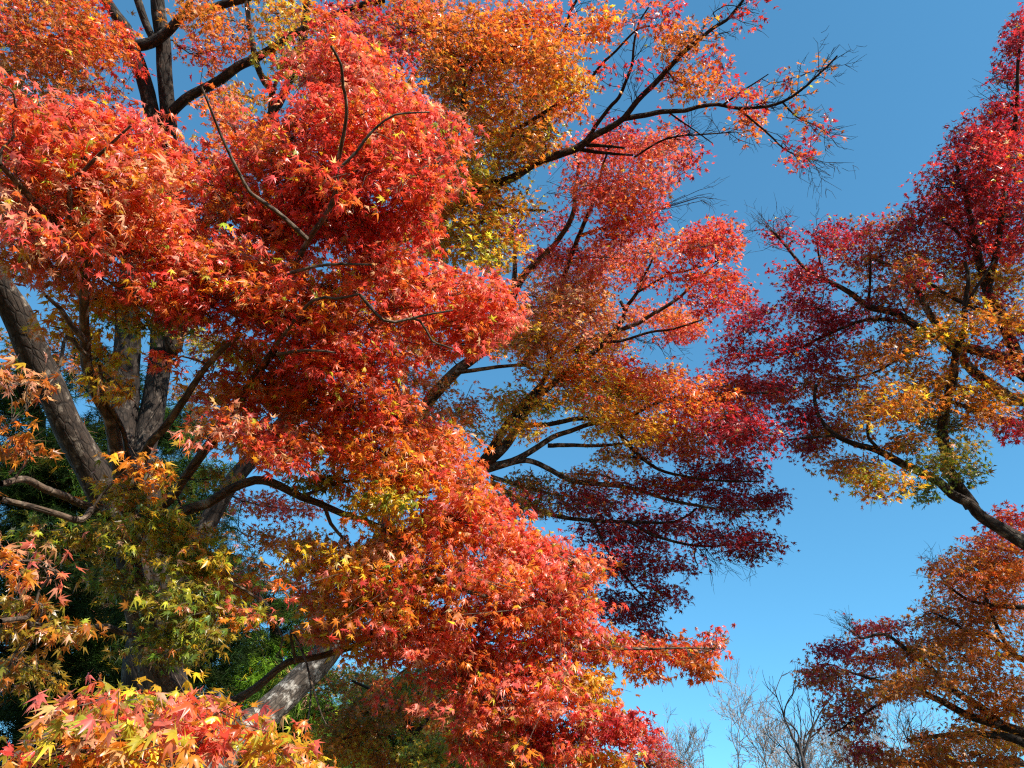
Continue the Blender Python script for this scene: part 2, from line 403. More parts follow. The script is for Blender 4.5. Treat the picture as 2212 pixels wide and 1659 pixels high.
# ================================================================== 1. the near maple
A = Tree('maple_tree', 'near red and orange maple on thin brown stems, filling the left and centre', 'maple tree', foot(400, 1659, 4.5),
         BARK_BROWN, 0.053, 0.20, SHAPES7, jit=0.28, deep=1.7, per=17, dens=1.2, stray=0.11)
A.trunk([(385, 1650), (340, 1480), (305, 1340), (278, 1215), (283, 1120)], 4.6, 4.6, 66, 36)
A.limb([([(283, 1125), (262, 1050), (250, 960), (235, 900), (208, 850), (190, 800), (185, 740), (180, 627), (190, 577), (175, 545), (150, 507), (120, 470), (82, 442), (55, 415), (0, 355)], 4.6, 3.52, 28, 9),
        ([(150, 507), (150, 465), (153, 415), (150, 388), (180, 370), (212, 335), (282, 272)], 3.67, 3.52, 12, 4),
        ([(183, 735), (160, 710), (140, 682), (125, 662), (100, 640)], 3.82, 3.62, 13, 6),
        ([(187, 770), (142, 727), (130, 790), (105, 830)], 3.87, 3.62, 9, 4)])
A.limb([([(283, 1120), (312, 980), (362, 917), (412, 842), (450, 790), (520, 720)], 4.6, 3.82, 22, 8),
        ([(277, 1040), (277, 990), (265, 930), (225, 855), (215, 790)], 4.6, 4.02, 12, 6)])
A.limb([([(290, 1130), (365, 1080), (390, 1042), (450, 960), (490, 905), (558, 797), (598, 740), (613, 652), (628, 590), (663, 517), (705, 457), (723, 415), (725, 370), (738, 317), (748, 265), (750, 225), (743, 187), (738, 140), (715, 100)], 4.6, 3.4, 22, 5),
        ([(663, 517), (628, 485), (590, 452), (553, 427), (535, 412), (512, 370), (475, 292), (450, 225), (435, 187)], 3.55, 3.4, 10, 4),
        ([(628, 590), (678, 575), (743, 570), (803, 572)], 3.6, 3.5, 8, 4), ([(598, 765), (660, 757), (725, 762)], 3.7, 3.5, 8, 4),
        ([(725, 370), (770, 330), (808, 282), (853, 250), (928, 242)], 3.5, 3.5, 7, 3), ([(598, 745), (678, 650), (728, 647), (778, 635)], 3.7, 3.5, 9, 5),
        ([(778, 635), (830, 690), (878, 690), (928, 677), (978, 670)], 3.5, 3.5, 7, 4), ([(880, 690), (908, 692), (928, 727), (943, 742), (1000, 760)], 3.5, 3.6, 6, 3)])
A.limb([([(290, 1140), (370, 1110), (450, 1085), (500, 1055), (553, 1037), (590, 1042), (653, 1072), (693, 1087), (740, 1110), (803, 1130), (873, 1165), (910, 1217), (960, 1260), (1060, 1290)], 4.6, 4.12, 22, 8),
        ([(700, 1095), (713, 1130), (748, 1172), (790, 1220)], 4.22, 4.12, 9, 4), ([(653, 1072), (760, 1040), (860, 1080), (960, 1060), (1040, 1090)], 4.22, 4.22, 8, 4)])
A.limb([([(275, 1175), (250, 1135), (200, 1100), (150, 1075), (100, 1060), (57, 1037), (0, 1045)], 4.6, 3.42, 16, 12),
        ([(200, 1100), (175, 1125), (125, 1112), (75, 1097), (0, 1077)], 3.97, 3.52, 13, 10)])
A.limb([([(325, 1440), (400, 1520), (490, 1517), (553, 1484), (618, 1431), (684, 1418), (762, 1397), (823, 1375), (920, 1360), (1040, 1380)], 4.6, 4.8, 20, 8),
        ([(640, 1430), (631, 1362), (666, 1436), (673, 1505), (658, 1593)], 4.6, 4.02, 6, 3), ([(670, 1470), (690, 1530), (705, 1565)], 4.12, 4.02, 5, 2),
        ([(500, 1260), (553, 1292), (610, 1375), (597, 1418)], 4.02, 4.12, 6, 3),
        ([(1040, 1380), (1180, 1390), (1300, 1400), (1420, 1400), (1540, 1400)], 4.8, 5.3, 8, 3), ([(1040, 1380), (1120, 1480), (1220, 1560), (1330, 1590)], 4.8, 5.2, 8, 3)])
A.limb([([(300, 1340), (282, 1370), (220, 1355), (130, 1362), (62, 1355), (50, 1337), (0, 1342)], 4.6, 2.92, 14, 9)])
A.limb([([(345, 1500), (300, 1560), (250, 1570), (160, 1560), (80, 1600), (20, 1640)], 4.6, 2.62, 18, 7), ([(300, 1560), (360, 1560), (430, 1560)], 3.3, 2.4, 8, 4),
        ([(330, 1570), (420, 1620), (520, 1610), (640, 1640)], 3.72, 3.12, 9, 4)])
A.pads([(120, 430, 520, 520, 190, 4.6, 0.7, 'rhok'), (420, 420, 880, 560, 230, 4.9, 0.7, 'rhdk'), (440, 650, 980, 740, 210, 4.7, 0.7, 'rhok'), (560, 880, 940, 1000, 200, 4.7, 0.7, 'hroy'), (760, 1190, 1200, 1320, 220, 5.0, 0.7, 'hkro'), (840, 1430, 1230, 1550, 200, 5.2, 0.7, 'hkro'), (20, 330, 330, 420, 150, 4.4, 0.7, 'rhk'), (640, 160, 860, 300, 170, 4.9, 0.7, 'rdhk'),

 # red dome at the top
 (700, 80, 770, 240, 120, 4.58, 2.6, 'rhkr'), (640, 250, 900, 320, 130, 4.54, 2.6, 'rrdh'), (700, 170, 860, 200, 110, 4.75, 2.6, 'rhok'), (850, 240, 980, 320, 100, 4.55, 2.4, 'rhkr'),
 (680, 380, 960, 340, 130, 4.36, 2.7, 'rrdh'), (560, 300, 700, 420, 120, 4.46, 2.4, 'rhok'), (620, 450, 870, 480, 140, 4.25, 3.0, 'rdd'), (480, 230, 560, 370, 80, 4.63, 1.6, 'hrok'), (420, 340, 560, 470, 110, 4.42, 2.4, 'rhok'),
 (730, 120, 820, 130, 80, 4.72, 2.2, 'rhkr'), (880, 380, 920, 520, 80, 4.37, 2.2, 'rrdh'), (560, 490, 640, 520, 90, 4.31, 2.4, 'rh'),
 # left red mass
 (0, 270, 120, 290, 110, 3.83, 2.6, 'rhkr'), (0, 180, 30, 200, 60, 3.69, 1.6, 'rkh'), (120, 250, 340, 280, 80, 4.04, 2.4, 'rhkr'), (60, 330, 340, 350, 100, 4.00, 2.8, 'rhok'), (0, 400, 330, 420, 110, 3.95, 2.8, 'hkop'), (0, 480, 240, 500, 120, 3.91, 2.8, 'khrp'),
 (30, 560, 220, 590, 90, 4.00, 2.4, 'hok'), (130, 640, 330, 650, 55, 4.20, 2.0, 'oyh'), (230, 470, 420, 500, 120, 4.11, 2.6, 'rkhkp'), (280, 540, 560, 600, 120, 4.10, 2.6, 'rkhop'), (280, 625, 420, 650, 60, 4.20, 2.2, 'rrdh'),
 (400, 560, 640, 610, 110, 4.22, 2.6, 'hkor'), (560, 690, 760, 700, 110, 4.11, 2.5, 'hrok'), (400, 640, 620, 690, 90, 4.14, 2.4, 'rrdh'), (640, 615, 770, 635, 60, 4.28, 2.2, 'oyh'),
 (780, 550, 880, 620, 110, 4.32, 2.5, 'rrdh'), (860, 600, 1110, 640, 80, 4.29, 2.4, 'rkh'), (800, 680, 1100, 690, 100, 4.22, 2.4, 'rkhr'), (950, 750, 1050, 740, 60, 4.30, 1.8, 'rkh'), (600, 770, 860, 780, 110, 4.20, 2.5, 'rrdh'),
 (480, 755, 600, 790, 70, 4.30, 2.0, 'oy'), (450, 840, 700, 850, 100, 4.20, 2.5, 'hro'), (450, 920, 640, 950, 100, 4.10, 2.5, 'rkhop'), (570, 985, 660, 1000, 45, 4.00, 1.8, 'rkh'), (330, 780, 390, 785, 24, 3.90, 1.6, 'rkh'), (680, 870, 880, 890, 110, 4.20, 2.6, 'hrok'),
 (650, 950, 840, 970, 100, 4.20, 2.6, 'hro'), (850, 920, 1000, 970, 90, 4.40, 2.5, 'hok'), (880, 1010, 1040, 1050, 100, 4.40, 2.6, 'hok'), (780, 1020, 900, 1040, 80, 4.30, 2.3, 'oyh'), (640, 1040, 730, 1050, 50, 4.40, 1.9, 'gl'), (760, 1090, 880, 1085, 60, 4.30, 2.2, 'lgy'),
 (640, 1190, 820, 1230, 100, 4.30, 2.4, 'oyp'), (820, 1180, 980, 1140, 100, 4.40, 2.5, 'oyh'), (960, 1120, 1100, 1140, 110, 4.50, 2.6, 'rhk'), (1080, 1180, 1280, 1240, 110, 4.80, 2.7, 'rrkh'), (900, 1240, 1100, 1250, 110, 4.50, 2.6, 'ohk'),
 (690, 1290, 900, 1310, 110, 4.30, 2.4, 'oypk'), (1060, 1310, 1270, 1310, 110, 4.90, 2.6, 'rkh'), (800, 1370, 1000, 1390, 100, 4.50, 2.5, 'khr'), (960, 1420, 1200, 1430, 110, 4.80, 2.6, 'hkr'), (1190, 1380, 1330, 1400, 90, 5.00, 2.4, 'hxb'),
 (1330, 1400, 1560, 1405, 62, 5.20, 2.1, 'hrb'), (1380, 1430, 1420, 1470, 50, 5.20, 1.5, 'oh'), (1500, 1430, 1530, 1460, 50, 5.30, 1.8, 'hb'), (1545, 1355, 1550, 1390, 26, 5.30, 1.2, 'kr'), (1000, 1510, 1200, 1510, 110, 4.90, 2.5, 'hkr'), (1180, 1470, 1310, 1500, 90, 5.00, 2.3, 'oyb'),
 (1090, 1590, 1260, 1600, 100, 5.00, 2.4, 'hrx'), (1270, 1550, 1390, 1590, 80, 5.10, 2.2, 'rx'), (990, 1600, 1080, 1640, 70, 4.90, 2.2, 'hr'), (1240, 1630, 1360, 1655, 60, 5.10, 2.2, 'hoy'), (1040, 1090, 1100, 1110, 60, 4.60, 2.2, 'rkh'), (880, 1330, 1060, 1330, 80, 4.60, 2.3, 'hkr'),
 (720, 1240, 900, 1250, 60, 4.40, 2.0, 'oyk'), (560, 830, 640, 880, 60, 4.30, 2.0, 'oh'),
 # greens and browns around the trunk, left-edge browns darkened to stand for shade
 (60, 1150, 300, 1165, 70, 4.20, 1.9, 'gel'), (230, 1050, 320, 1095, 60, 4.30, 1.7, 'oey'), (300, 1120, 470, 1165, 80, 4.30, 1.9, 'gly'), (330, 1190, 490, 1225, 80, 4.30, 2.0, 'lgy'), (330, 1290, 450, 1320, 90, 4.30, 1.9, 'gle'), (310, 1385, 460, 1400, 90, 4.30, 1.9, 'gel'),
 (440, 1240, 540, 1290, 70, 4.20, 1.9, 'oyk'), (480, 1310, 560, 1345, 60, 4.30, 1.8, 'okl'), (0, 1200, 110, 1230, 60, 3.20, 1.7, 'pok'), (680, 1350, 800, 1400, 80, 4.5, 2.2, 'oyk'), (640, 1270, 720, 1330, 60, 4.4, 1.8, 'oyk'), (0, 1345, 200, 1365, 60, 3.50, 1.4, 'be'), (10, 1430, 100, 1490, 80, 3.50, 1.3, 'bee'), (0, 940, 60, 970, 50, 3.40, 1.3, 'bo'),
 (0, 790, 80, 850, 60, 3.40, 1.5, 'pb'), (240, 690, 330, 700, 50, 4.30, 1.6, 'lgy'), (340, 670, 400, 690, 50, 4.32, 1.5, 'gd'), (230, 830, 280, 850, 50, 4.30, 1.3, 'oy'), (170, 780, 260, 760, 50, 4.30, 1.5, 'oy'), (300, 1000, 350, 1040, 50, 4.00, 1.5, 'oy'), (20, 1290, 90, 1310, 40, 3.20, 1.2, 'be'), (200, 1250, 310, 1270, 60, 4.40, 1.5, 'ge'),
 (400, 1060, 500, 1010, 40, 4.60, 1.1, 'gle'), (100, 700, 190, 720, 60, 4.20, 1.6, 'oy'),
 # close sprays along the bottom
 (140, 1530, 300, 1530, 70, 2.32, 2.2, 'lok'), (300, 1500, 470, 1520, 60, 2.32, 2.1, 'lkory'), (150, 1590, 320, 1600, 80, 2.24, 2.2, 'olpk'), (330, 1560, 440, 1610, 80, 2.24, 2.2, 'rkp'), (20, 1640, 200, 1645, 40, 2.16, 2.2, 'kor'), (510, 1580, 630, 1630, 80, 2.72, 1.8, 'oylk'), (560, 1640, 700, 1655, 40, 2.72, 1.8, 'oky'), (230, 1650, 400, 1660, 40, 2.24, 1.9, 'ylo'), (420, 1560, 470, 1570, 50, 2.40, 1.6, 'rkh')])
A.finish()

# ================================================================== 2. the tall many-stemmed maple behind it
B = Tree('maple_tree', 'tall orange maple with dark thick stems fanning up behind the near red one', 'maple tree', foot(330, 1659, 7.0),
         BARK_SHADED, 0.066, 0.30, SHAPES5, jit=0.6, deep=1.8, per=18, dens=1.15)
B.trunk([(330, 1600), (335, 1450), (340, 1310), (310, 1130), (285, 1030)], 7.0, 7.0, 120, 78)
B.limb([([(340, 1330), (270, 1160), (205, 1030), (150, 930), (90, 800), (40, 690), (0, 620), (-60, 520)], 7.0, 6.2, 62, 46)], BARK_GREY)  # leaning stem keeps the lighter bark to look sunlit
B.limb([([(285, 1060), (262, 955), (270, 830), (277, 640), (300, 480), (330, 300), (320, 215), (297, 130), (285, 105), (270, 57), (250, 30), (230, 0), (200, -60)], 7.0, 8.4, 58, 16),
        ([(287, 100), (325, 92), (362, 67), (397, 32), (437, 25), (487, 10), (525, 0), (600, -30)], 8.2, 7.8, 20, 12), ([(397, 32), (410, 0), (420, -40)], 8.0, 8.0, 12, 9), ([(295, -10), (317, 55), (330, 82)], 8.3, 8.2, 14, 14)])
B.limb([([(290, 1060), (312, 955), (340, 830), (355, 690), (372, 520), (372, 400), (370, 350), (360, 237), (355, 150), (350, 75), (340, 0), (335, -60)], 7.0, 8.4, 50, 22),
        ([(372, 242), (400, 215), (432, 197), (475, 172), (512, 145), (553, 127), (603, 95), (653, 65), (703, 40), (778, 12), (830, 0)], 7.9, 7.2, 20, 10),
        ([(355, 700), (378, 760), (392, 700), (420, 560), (470, 430), (553, 295), (578, 262), (603, 225), (623, 185), (650, 110), (660, 40), (665, -20)], 7.2, 7.8, 24, 14),
        ([(570, 270), (595, 300), (615, 282), (653, 262), (700, 230)], 7.6, 7.4, 14, 7)])
B.limb([([(350, 1320), (400, 1220), (440, 1145), (475, 1075), (512, 1025), (560, 970), (650, 860), (760, 640), (830, 540), (930, 480), (1003, 430), (1056, 400), (1106, 382), (1156, 350), (1206, 332), (1246, 320), (1281, 295), (1318, 275), (1346, 257), (1376, 220), (1411, 185), (1438, 155), (1468, 122), (1506, 90), (1543, 60), (1568, 45), (1586, 25), (1606, 0)], 7.0, 7.6, 42, 5),
        ([(1266, 313), (1313, 315), (1350, 320)], 7.5, 7.5, 9, 4), ([(1251, 322), (1281, 328), (1318, 332), (1368, 335)], 7.5, 7.5, 9, 4), ([(938, 497), (1003, 485), (1053, 475), (1110, 455), (1180, 455)], 7.4, 7.4, 11, 5),
        ([(1268, 300), (1313, 237), (1338, 210), (1351, 180), (1366, 140), (1371, 95), (1381, 50), (1401, 15)], 7.5, 7.5, 9, 3), ([(1100, 290), (1180, 240), (1233, 205), (1266, 180), (1291, 150), (1306, 132), (1331, 110), (1368, 70), (1393, 57), (1426, 56)], 7.5, 7.5, 9, 3)])
B.limb([([(1346, 257), (1393, 250), (1431, 242), (1481, 240), (1506, 232), (1551, 226), (1593, 234), (1659, 228), (1697, 215), (1734, 190), (1754, 172), (1784, 145), (1809, 120)], 7.5, 7.5, 11, 3),
        ([(1691, 222), (1721, 252), (1759, 270), (1794, 290)], 7.5, 7.5, 4, 2), ([(1593, 234), (1659, 290), (1697, 325), (1729, 337), (1754, 345)], 7.5, 7.5, 5, 2), ([(1560, 228), (1600, 200), (1660, 160)], 7.5, 7.5, 5, 2), ([(1370, 340), (1440, 300), (1520, 290), (1590, 285)], 7.5, 7.5, 5, 2), ([(1440, 240), (1500, 280), (1540, 310)], 7.5, 7.5, 4, 2)])
B.limb([([(1000, 300), (1000, 207), (1015, 157), (1060, 130), (1168, 150), (1178, 125), (1206, 92), (1226, 50), (1231, 25), (1246, 0)], 7.3, 7.5, 10, 5), ([(1176, 125), (1166, 90), (1151, 62), (1118, 37)], 7.5, 7.5, 7, 4), ([(1015, 157), (953, 100), (900, 60)], 7.4, 7.4, 7, 4)])
B.limb([([(798, 830), (805, 765), (818, 727), (823, 690), (830, 600)], 7.6, 7.6, 14, 9)], BARK_PALE)
B.limb([([(588, 300), (585, 250), (588, 200), (573, 180), (555, 140), (540, 60), (530, -20)], 7.7, 7.9, 14, 9), ([(588, 200), (610, 150), (640, 100)], 7.8, 7.8, 8, 5)], BARK_PALE)
B.pads([((-2.3, 4.3, 11.4), None, (-1.2, 4.3, 11.4), None, 1.3, 0, 0.8, 'bho'), ((-2.6, 3.6, 11.6), None, (-1.0, 3.5, 11.9), None, 1.3, 0, 0.8, 'bho'), ((-1.6, 4.4, 12.4), None, (-0.2, 4.1, 12.2), None, 1.3, 0, 0.8, 'bh'), ((-3.2, 4.6, 11.2), None, (-2.6, 4.4, 11.5), None, 1.2, 0, 0.8, 'bh'),  # unseen crown pads above the frame, added to shade the upper left

 (0, 40, 200, 60, 100, 8.0, 1.7, 'hbd'), (0, 150, 180, 150, 100, 8.0, 1.7, 'bho'), (150, 110, 260, 80, 80, 8.0, 1.4, 'oh'), (40, 220, 200, 200, 55, 7.8, 1.1, 'leb'), (200, 180, 255, 210, 40, 7.8, 1.0, 'bx'), (240, 60, 290, 160, 60, 8.0, 0.6, 'xd'), (10, 100, 150, 100, 80, 8.3, 1.3, 'bdh'), (0, 0, 200, 0, 60, 8.4, 1.5, 'bdo'),
 (395, 20, 520, 60, 80, 8.0, 1.3, 'hbo'), (400, 110, 550, 100, 70, 8.0, 0.9, 'hx'), (440, 190, 560, 220, 80, 8.0, 1.0, 'oby'), (570, 30, 690, 55, 80, 7.8, 1.5, 'oyb'), (600, 95, 670, 170, 70, 7.8, 1.5, 'oyl'), (720, 30, 880, 60, 80, 7.8, 1.4, 'dbx'), (760, 90, 890, 120, 70, 7.6, 1.3, 'dx'),
 (850, 20, 1000, 40, 80, 7.4, 1.9, 'hbk'), (900, 70, 1100, 80, 100, 7.4, 2.0, 'ohb'), (930, 140, 1120, 160, 110, 7.4, 2.1, 'ohbe'), (960, 215, 1200, 220, 110, 7.4, 2.1, 'oheb'), (1100, 100, 1220, 130, 90, 7.4, 1.9, 'ohb'), (1060, 35, 1200, 45, 80, 7.4, 1.8, 'hor'), (1000, 290, 1170, 305, 100, 7.4, 2.0, 'oyb'),
 (940, 360, 1080, 400, 110, 7.4, 2.0, 'oyel'), (1060, 350, 1190, 290, 80, 7.4, 1.6, 'elb'), (900, 430, 1080, 450, 100, 7.4, 2.0, 'oyb'), (950, 510, 1090, 530, 110, 7.5, 2.0, 'lyo'), (900, 470, 960, 560, 80, 7.6, 1.7, 'oye'), (1070, 440, 1165, 452, 34, 7.4, 1.5, 'oy'), (1180, 170, 1250, 170, 80, 7.4, 1.7, 'oy'), (1215, 240, 1250, 200, 55, 7.4, 1.5, 'oh'),
 (1240, 75, 1340, 60, 50, 7.5, 1.3, 'oh'), (1290, 35, 1330, 40, 45, 7.5, 1.3, 'ohy'), (1380, 30, 1420, 40, 36, 7.5, 0.9, 'hr'), (1440, 85, 1520, 70, 50, 7.5, 1.4, 'hbo'), (1450, 110, 1480, 120, 36, 7.5, 1.1, 'bh'), (1530, 110, 1560, 140, 36, 7.5, 1.2, 'hx'), (1460, 175, 1560, 190, 60, 7.5, 1.1, 'hob'), (1560, 190, 1620, 215, 60, 7.5, 0.8, 'hx'), (1600, 255, 1640, 280, 44, 7.5, 0.9, 'oh'),
 (1690, 320, 1745, 340, 40, 7.5, 0.7, 'xh'), (1640, 190, 1790, 150, 60, 7.5, 0.25, 'xbo'), (1540, 20, 1640, 30, 40, 7.5, 0.5, 'xd'), (1420, 15, 1450, 25, 36, 7.5, 0.8, 'dx'), (1280, 160, 1350, 190, 50, 7.5, 0.3, 'rx'), (1380, 130, 1420, 180, 50, 7.5, 0.15, 'rx'), (1420, 260, 1520, 300, 60, 7.5, 0.15, 'xr'), (1680, 250, 1770, 290, 60, 7.5, 0.2, 'xb'),
 (500, 1080, 690, 1100, 60, 7.6, 1.6, 'hrk'), (520, 1150, 680, 1180, 50, 7.8, 1.2, 'bo'), (520, 1220, 640, 1250, 50, 7.8, 1.0, 'be'), (400, 720, 480, 760, 60, 7.6, 1.1, 'bel'), (120, 760, 210, 800, 50, 7.8, 0.9, 'bh'), (0, 730, 100, 760, 60, 7.8, 1.0, 'be'), (430, 930, 520, 900, 50, 7.8, 0.9, 'bh'), (380, 830, 440, 860, 60, 7.8, 0.8, 'bo'), (300, 380, 480, 400, 60, 7.8, 1.0, 'hb'), (200, 640, 260, 660, 50, 7.8, 1.0, 'bo')])
B.twiglets((1400, 230), (1500, 60), 7.5, 14, 4); B.twiglets((1600, 230), (1790, 130), 7.5, 22, 5, 0.45, 0.24); B.twiglets((1600, 235), (1780, 300), 7.5, 16, 5, 0.45, 0.24); B.twiglets((1360, 250), (1370, 60), 7.5, 16, 4); B.twiglets((1400, 300), (1640, 290), 7.5, 22, 5); B.twiglets((1500, 90), (1660, 10), 7.5, 14, 5); B.twiglets((1650, 290), (1760, 350), 7.5, 14, 5); B.twiglets((1200, 60), (1260, -10), 7.5, 8, 3)
B.finish()

# ================================================================== 3. the middle maple
D = Tree('maple_tree', 'middle orange to dark red maple on a pale leaning trunk, beside the open sky', 'maple tree', foot(430, 1659, 7.4),
         BARK_PALE, 0.060, 0.29, SHAPES5, jit=0.7, deep=1.7, per=19, dens=1.2)
D.trunk([(470, 1650), (553, 1568), (597, 1523), (640, 1479), (700, 1415), (790, 1260)], 7.4, 7.9, 66, 44)
D.limb([([(780, 1280), (860, 1060), (915, 890), (985, 805), (1060, 740), (1126, 602), (1163, 560), (1201, 522), (1236, 465), (1243, 415), (1250, 350)], 7.9, 8.2, 40, 6), ([(1108, 650), (1111, 597), (1112, 540), (1106, 500)], 8.1, 8.1, 13, 6), ([(985, 805), (1050, 795), (1090, 790), (1135, 790), (1160, 810)], 8.0, 8.0, 10, 5)])
D.limb([([(785, 1270), (930, 1110), (1033, 1010), (1073, 955), (1106, 905), (1143, 862), (1175, 825), (1186, 777), (1176, 735), (1163, 697), (1153, 670)], 7.9, 8.0, 38, 5), ([(1186, 777), (1218, 735), (1251, 690)], 8.0, 8.0, 7, 4)], BARK_GREY)
D.limb([([(1036, 1008), (1090, 965), (1143, 880), (1196, 827), (1256, 782), (1306, 740), (1346, 687), (1351, 665), (1376, 632), (1388, 602), (1403, 575), (1413, 550)], 7.9, 8.0, 22, 4), ([(1311, 738), (1346, 735), (1406, 717), (1456, 710), (1520, 690)], 8.0, 8.0, 7, 3), ([(1378, 630), (1423, 605), (1451, 590), (1476, 587), (1560, 560)], 8.0, 8.0, 6, 3), ([(1351, 670), (1340, 650)], 8, 8, 8, 7)], BARK_GREY)
D.limb([([(1206, 640), (1226, 570), (1246, 515), (1266, 470), (1286, 425), (1298, 370), (1315, 320)], 8.1, 8.1, 13, 4), ([(1130, 790), (1170, 730), (1206, 640)], 8.1, 8.1, 14, 13), ([(1250, 510), (1290, 495), (1340, 480), (1400, 460)], 8.1, 8.1, 7, 3)], BARK_GREY)
D.limb([([(1240, 760), (1288, 727), (1331, 715), (1376, 700), (1396, 687), (1420, 672)], 8.1, 8.1, 13, 8), ([(1418, 675), (1470, 640), (1510, 600), (1560, 560)], 8.1, 8.1, 8, 3)])
D.limb([([(1040, 1008), (1118, 927), (1181, 917), (1243, 905), (1293, 905), (1356, 900), (1393, 882), (1450, 860), (1560, 850), (1670, 850)], 7.9, 8.0, 13, 3), ([(1318, 912), (1373, 977), (1423, 1015), (1481, 1030), (1543, 1037), (1640, 1040)], 8.0, 8.0, 9, 3)], BARK_GREY)
D.limb([([(1045, 1010), (1106, 997), (1156, 970), (1193, 945), (1231, 932), (1286, 915), (1350, 930)], 7.9, 8.1, 17, 6), ([(1183, 962), (1231, 960), (1306, 962), (1400, 950)], 8.0, 8.1, 10, 4)])
D.limb([([(1050, 1015), (1123, 995), (1156, 997), (1193, 1015), (1238, 1037), (1318, 1047), (1381, 1057), (1438, 1077), (1560, 1100), (1670, 1100)], 7.9, 8.1, 14, 3), ([(1060, 1030), (1131, 1050), (1181, 1065), (1218, 1072)], 7.9, 8.0, 11, 5)])
D.limb([([(1060, 1040), (1120, 1080), (1188, 1112), (1281, 1125), (1356, 1127), (1443, 1130), (1476, 1120), (1506, 1097)], 7.9, 8.1, 12, 4), ([(1360, 1128), (1420, 1160), (1520, 1180), (1660, 1170)], 8.0, 8.1, 7, 3), ([(1281, 1125), (1320, 1200), (1380, 1280), (1440, 1320)], 8.0, 8.1, 7, 3)], BARK_GREY)
D.pads([(1130, 640, 1330, 700, 150, 8.6, 0.7, 'okp'), (1200, 560, 1400, 560, 120, 8.6, 0.5, 'rhk'), (1150, 790, 1400, 850, 140, 8.6, 0.7, 'oyh'), (1080, 860, 1120, 900, 70, 8.2, 1.0, 'oyl'), (1330, 860, 1600, 900, 130, 8.6, 0.6, 'xho'), (1250, 1080, 1500, 1160, 150, 8.6, 0.5, 'cx'), (1000, 900, 1060, 950, 70, 8.3, 0.6, 'oy'), (1080, 680, 1140, 760, 80, 8.3, 1.2, 'ohk'), (900, 640, 1080, 720, 120, 8.4, 1.0, 'hob'),

 (1085, 470, 1130, 520, 55, 8.2, 1.0, 'rx'), (1150, 480, 1250, 470, 50, 8.2, 0.5, 'rx'), (1250, 330, 1470, 325, 90, 8.0, 1.8, 'hkr'), (1280, 280, 1350, 290, 50, 8.0, 1.1, 'rx'), (1240, 400, 1430, 405, 90, 8.0, 1.8, 'rkh'), (1320, 460, 1410, 470, 80, 8.0, 1.7, 'rxh'), (1300, 510, 1370, 510, 50, 8.0, 1.2, 'xh'), (1480, 360, 1500, 340, 30, 8.0, 0.7, 'xr'),
 (1150, 560, 1250, 545, 55, 8.2, 1.4, 'rx'), (1180, 615, 1300, 615, 100, 8.1, 1.6, 'okp'), (1270, 560, 1370, 550, 70, 8.1, 1.2, 'rkh'), (1380, 540, 1480, 520, 70, 8.0, 1.1, 'rho'), (1480, 530, 1550, 520, 80, 8.0, 1.3, 'rhx'), (1555, 490, 1585, 540, 50, 8.0, 1.6, 'rh'), (1470, 600, 1590, 610, 70, 8.0, 1.5, 'rxh'), (1590, 635, 1620, 650, 36, 8.0, 1.2, 'xr'), (1340, 590, 1440, 595, 50, 8.0, 0.8, 'rh'),
 (1140, 680, 1300, 670, 100, 8.1, 1.7, 'okpo'), (1220, 740, 1340, 755, 90, 8.1, 1.7, 'oyk'), (1310, 790, 1360, 790, 50, 8.1, 1.3, 'xr'), (1370, 680, 1510, 690, 70, 8.0, 1.6, 'okh'), (1430, 720, 1520, 715, 50, 8.0, 1.4, 'hr'), (1500, 655, 1590, 660, 50, 8.0, 1.4, 'rx'), (1100, 730, 1190, 745, 90, 8.1, 1.7, 'oyp'), (1160, 790, 1280, 810, 80, 8.1, 1.8, 'oyh'), (1220, 850, 1380, 850, 80, 8.1, 1.7, 'ylo'),
 (1100, 870, 1210, 875, 60, 8.0, 1.6, 'oyl'), (1080, 930, 1170, 930, 45, 8.0, 1.5, 'oye'), (1270, 900, 1400, 925, 90, 8.1, 1.7, 'oy'), (1330, 830, 1480, 825, 80, 8.1, 1.8, 'ohk'), (1420, 870, 1560, 865, 100, 8.1, 1.8, 'hro'), (1550, 830, 1680, 850, 90, 8.1, 1.8, 'xr'), (1390, 950, 1560, 950, 100, 8.1, 1.8, 'xho'), (1550, 920, 1660, 935, 100, 8.1, 1.8, 'cx'), (1290, 975, 1400, 990, 55, 8.1, 1.5, 'oyb'),
 (1230, 1025, 1320, 1030, 45, 8.0, 1.4, 'ob'), (1110, 1040, 1190, 1055, 60, 8.0, 1.4, 'be'), (1190, 1080, 1320, 1080, 80, 8.2, 1.6, 'cxb'), (1340, 1045, 1490, 1055, 60, 8.1, 1.5, 'xcb'), (1480, 1020, 1640, 1025, 80, 8.1, 1.7, 'cx'), (1520, 1090, 1670, 1085, 70, 8.1, 1.7, 'cx'), (1280, 1150, 1470, 1145, 80, 8.2, 1.7, 'cx'), (1490, 1160, 1660, 1165, 70, 8.1, 1.5, 'c'), (1240, 1225, 1420, 1215, 80, 8.2, 1.7, 'cx'),
 (1390, 1260, 1460, 1290, 55, 8.1, 1.4, 'c'), (1280, 1300, 1410, 1320, 80, 8.1, 1.7, 'c'), (1380, 1360, 1440, 1375, 45, 8.1, 1.6, 'c'), (1060, 1080, 1180, 1095, 70, 8.1, 1.6, 'bex'), (1580, 1190, 1650, 1205, 36, 8.1, 0.9, 'c'), (1430, 1050, 1560, 1060, 50, 8.2, 1.4, 'cx'), (1440, 1215, 1500, 1230, 40, 8.1, 0.7, 'c'), (1640, 1080, 1680, 1070, 36, 8.1, 1.2, 'c'),
 (860, 820, 960, 840, 60, 8.3, 1.3, 'bo'), (900, 900, 1020, 880, 60, 8.3, 1.2, 'bo'), (980, 940, 1020, 830, 40, 7.4, 0.7, 'oh'), (860, 740, 960, 760, 60, 8.3, 1.3, 'ob')])
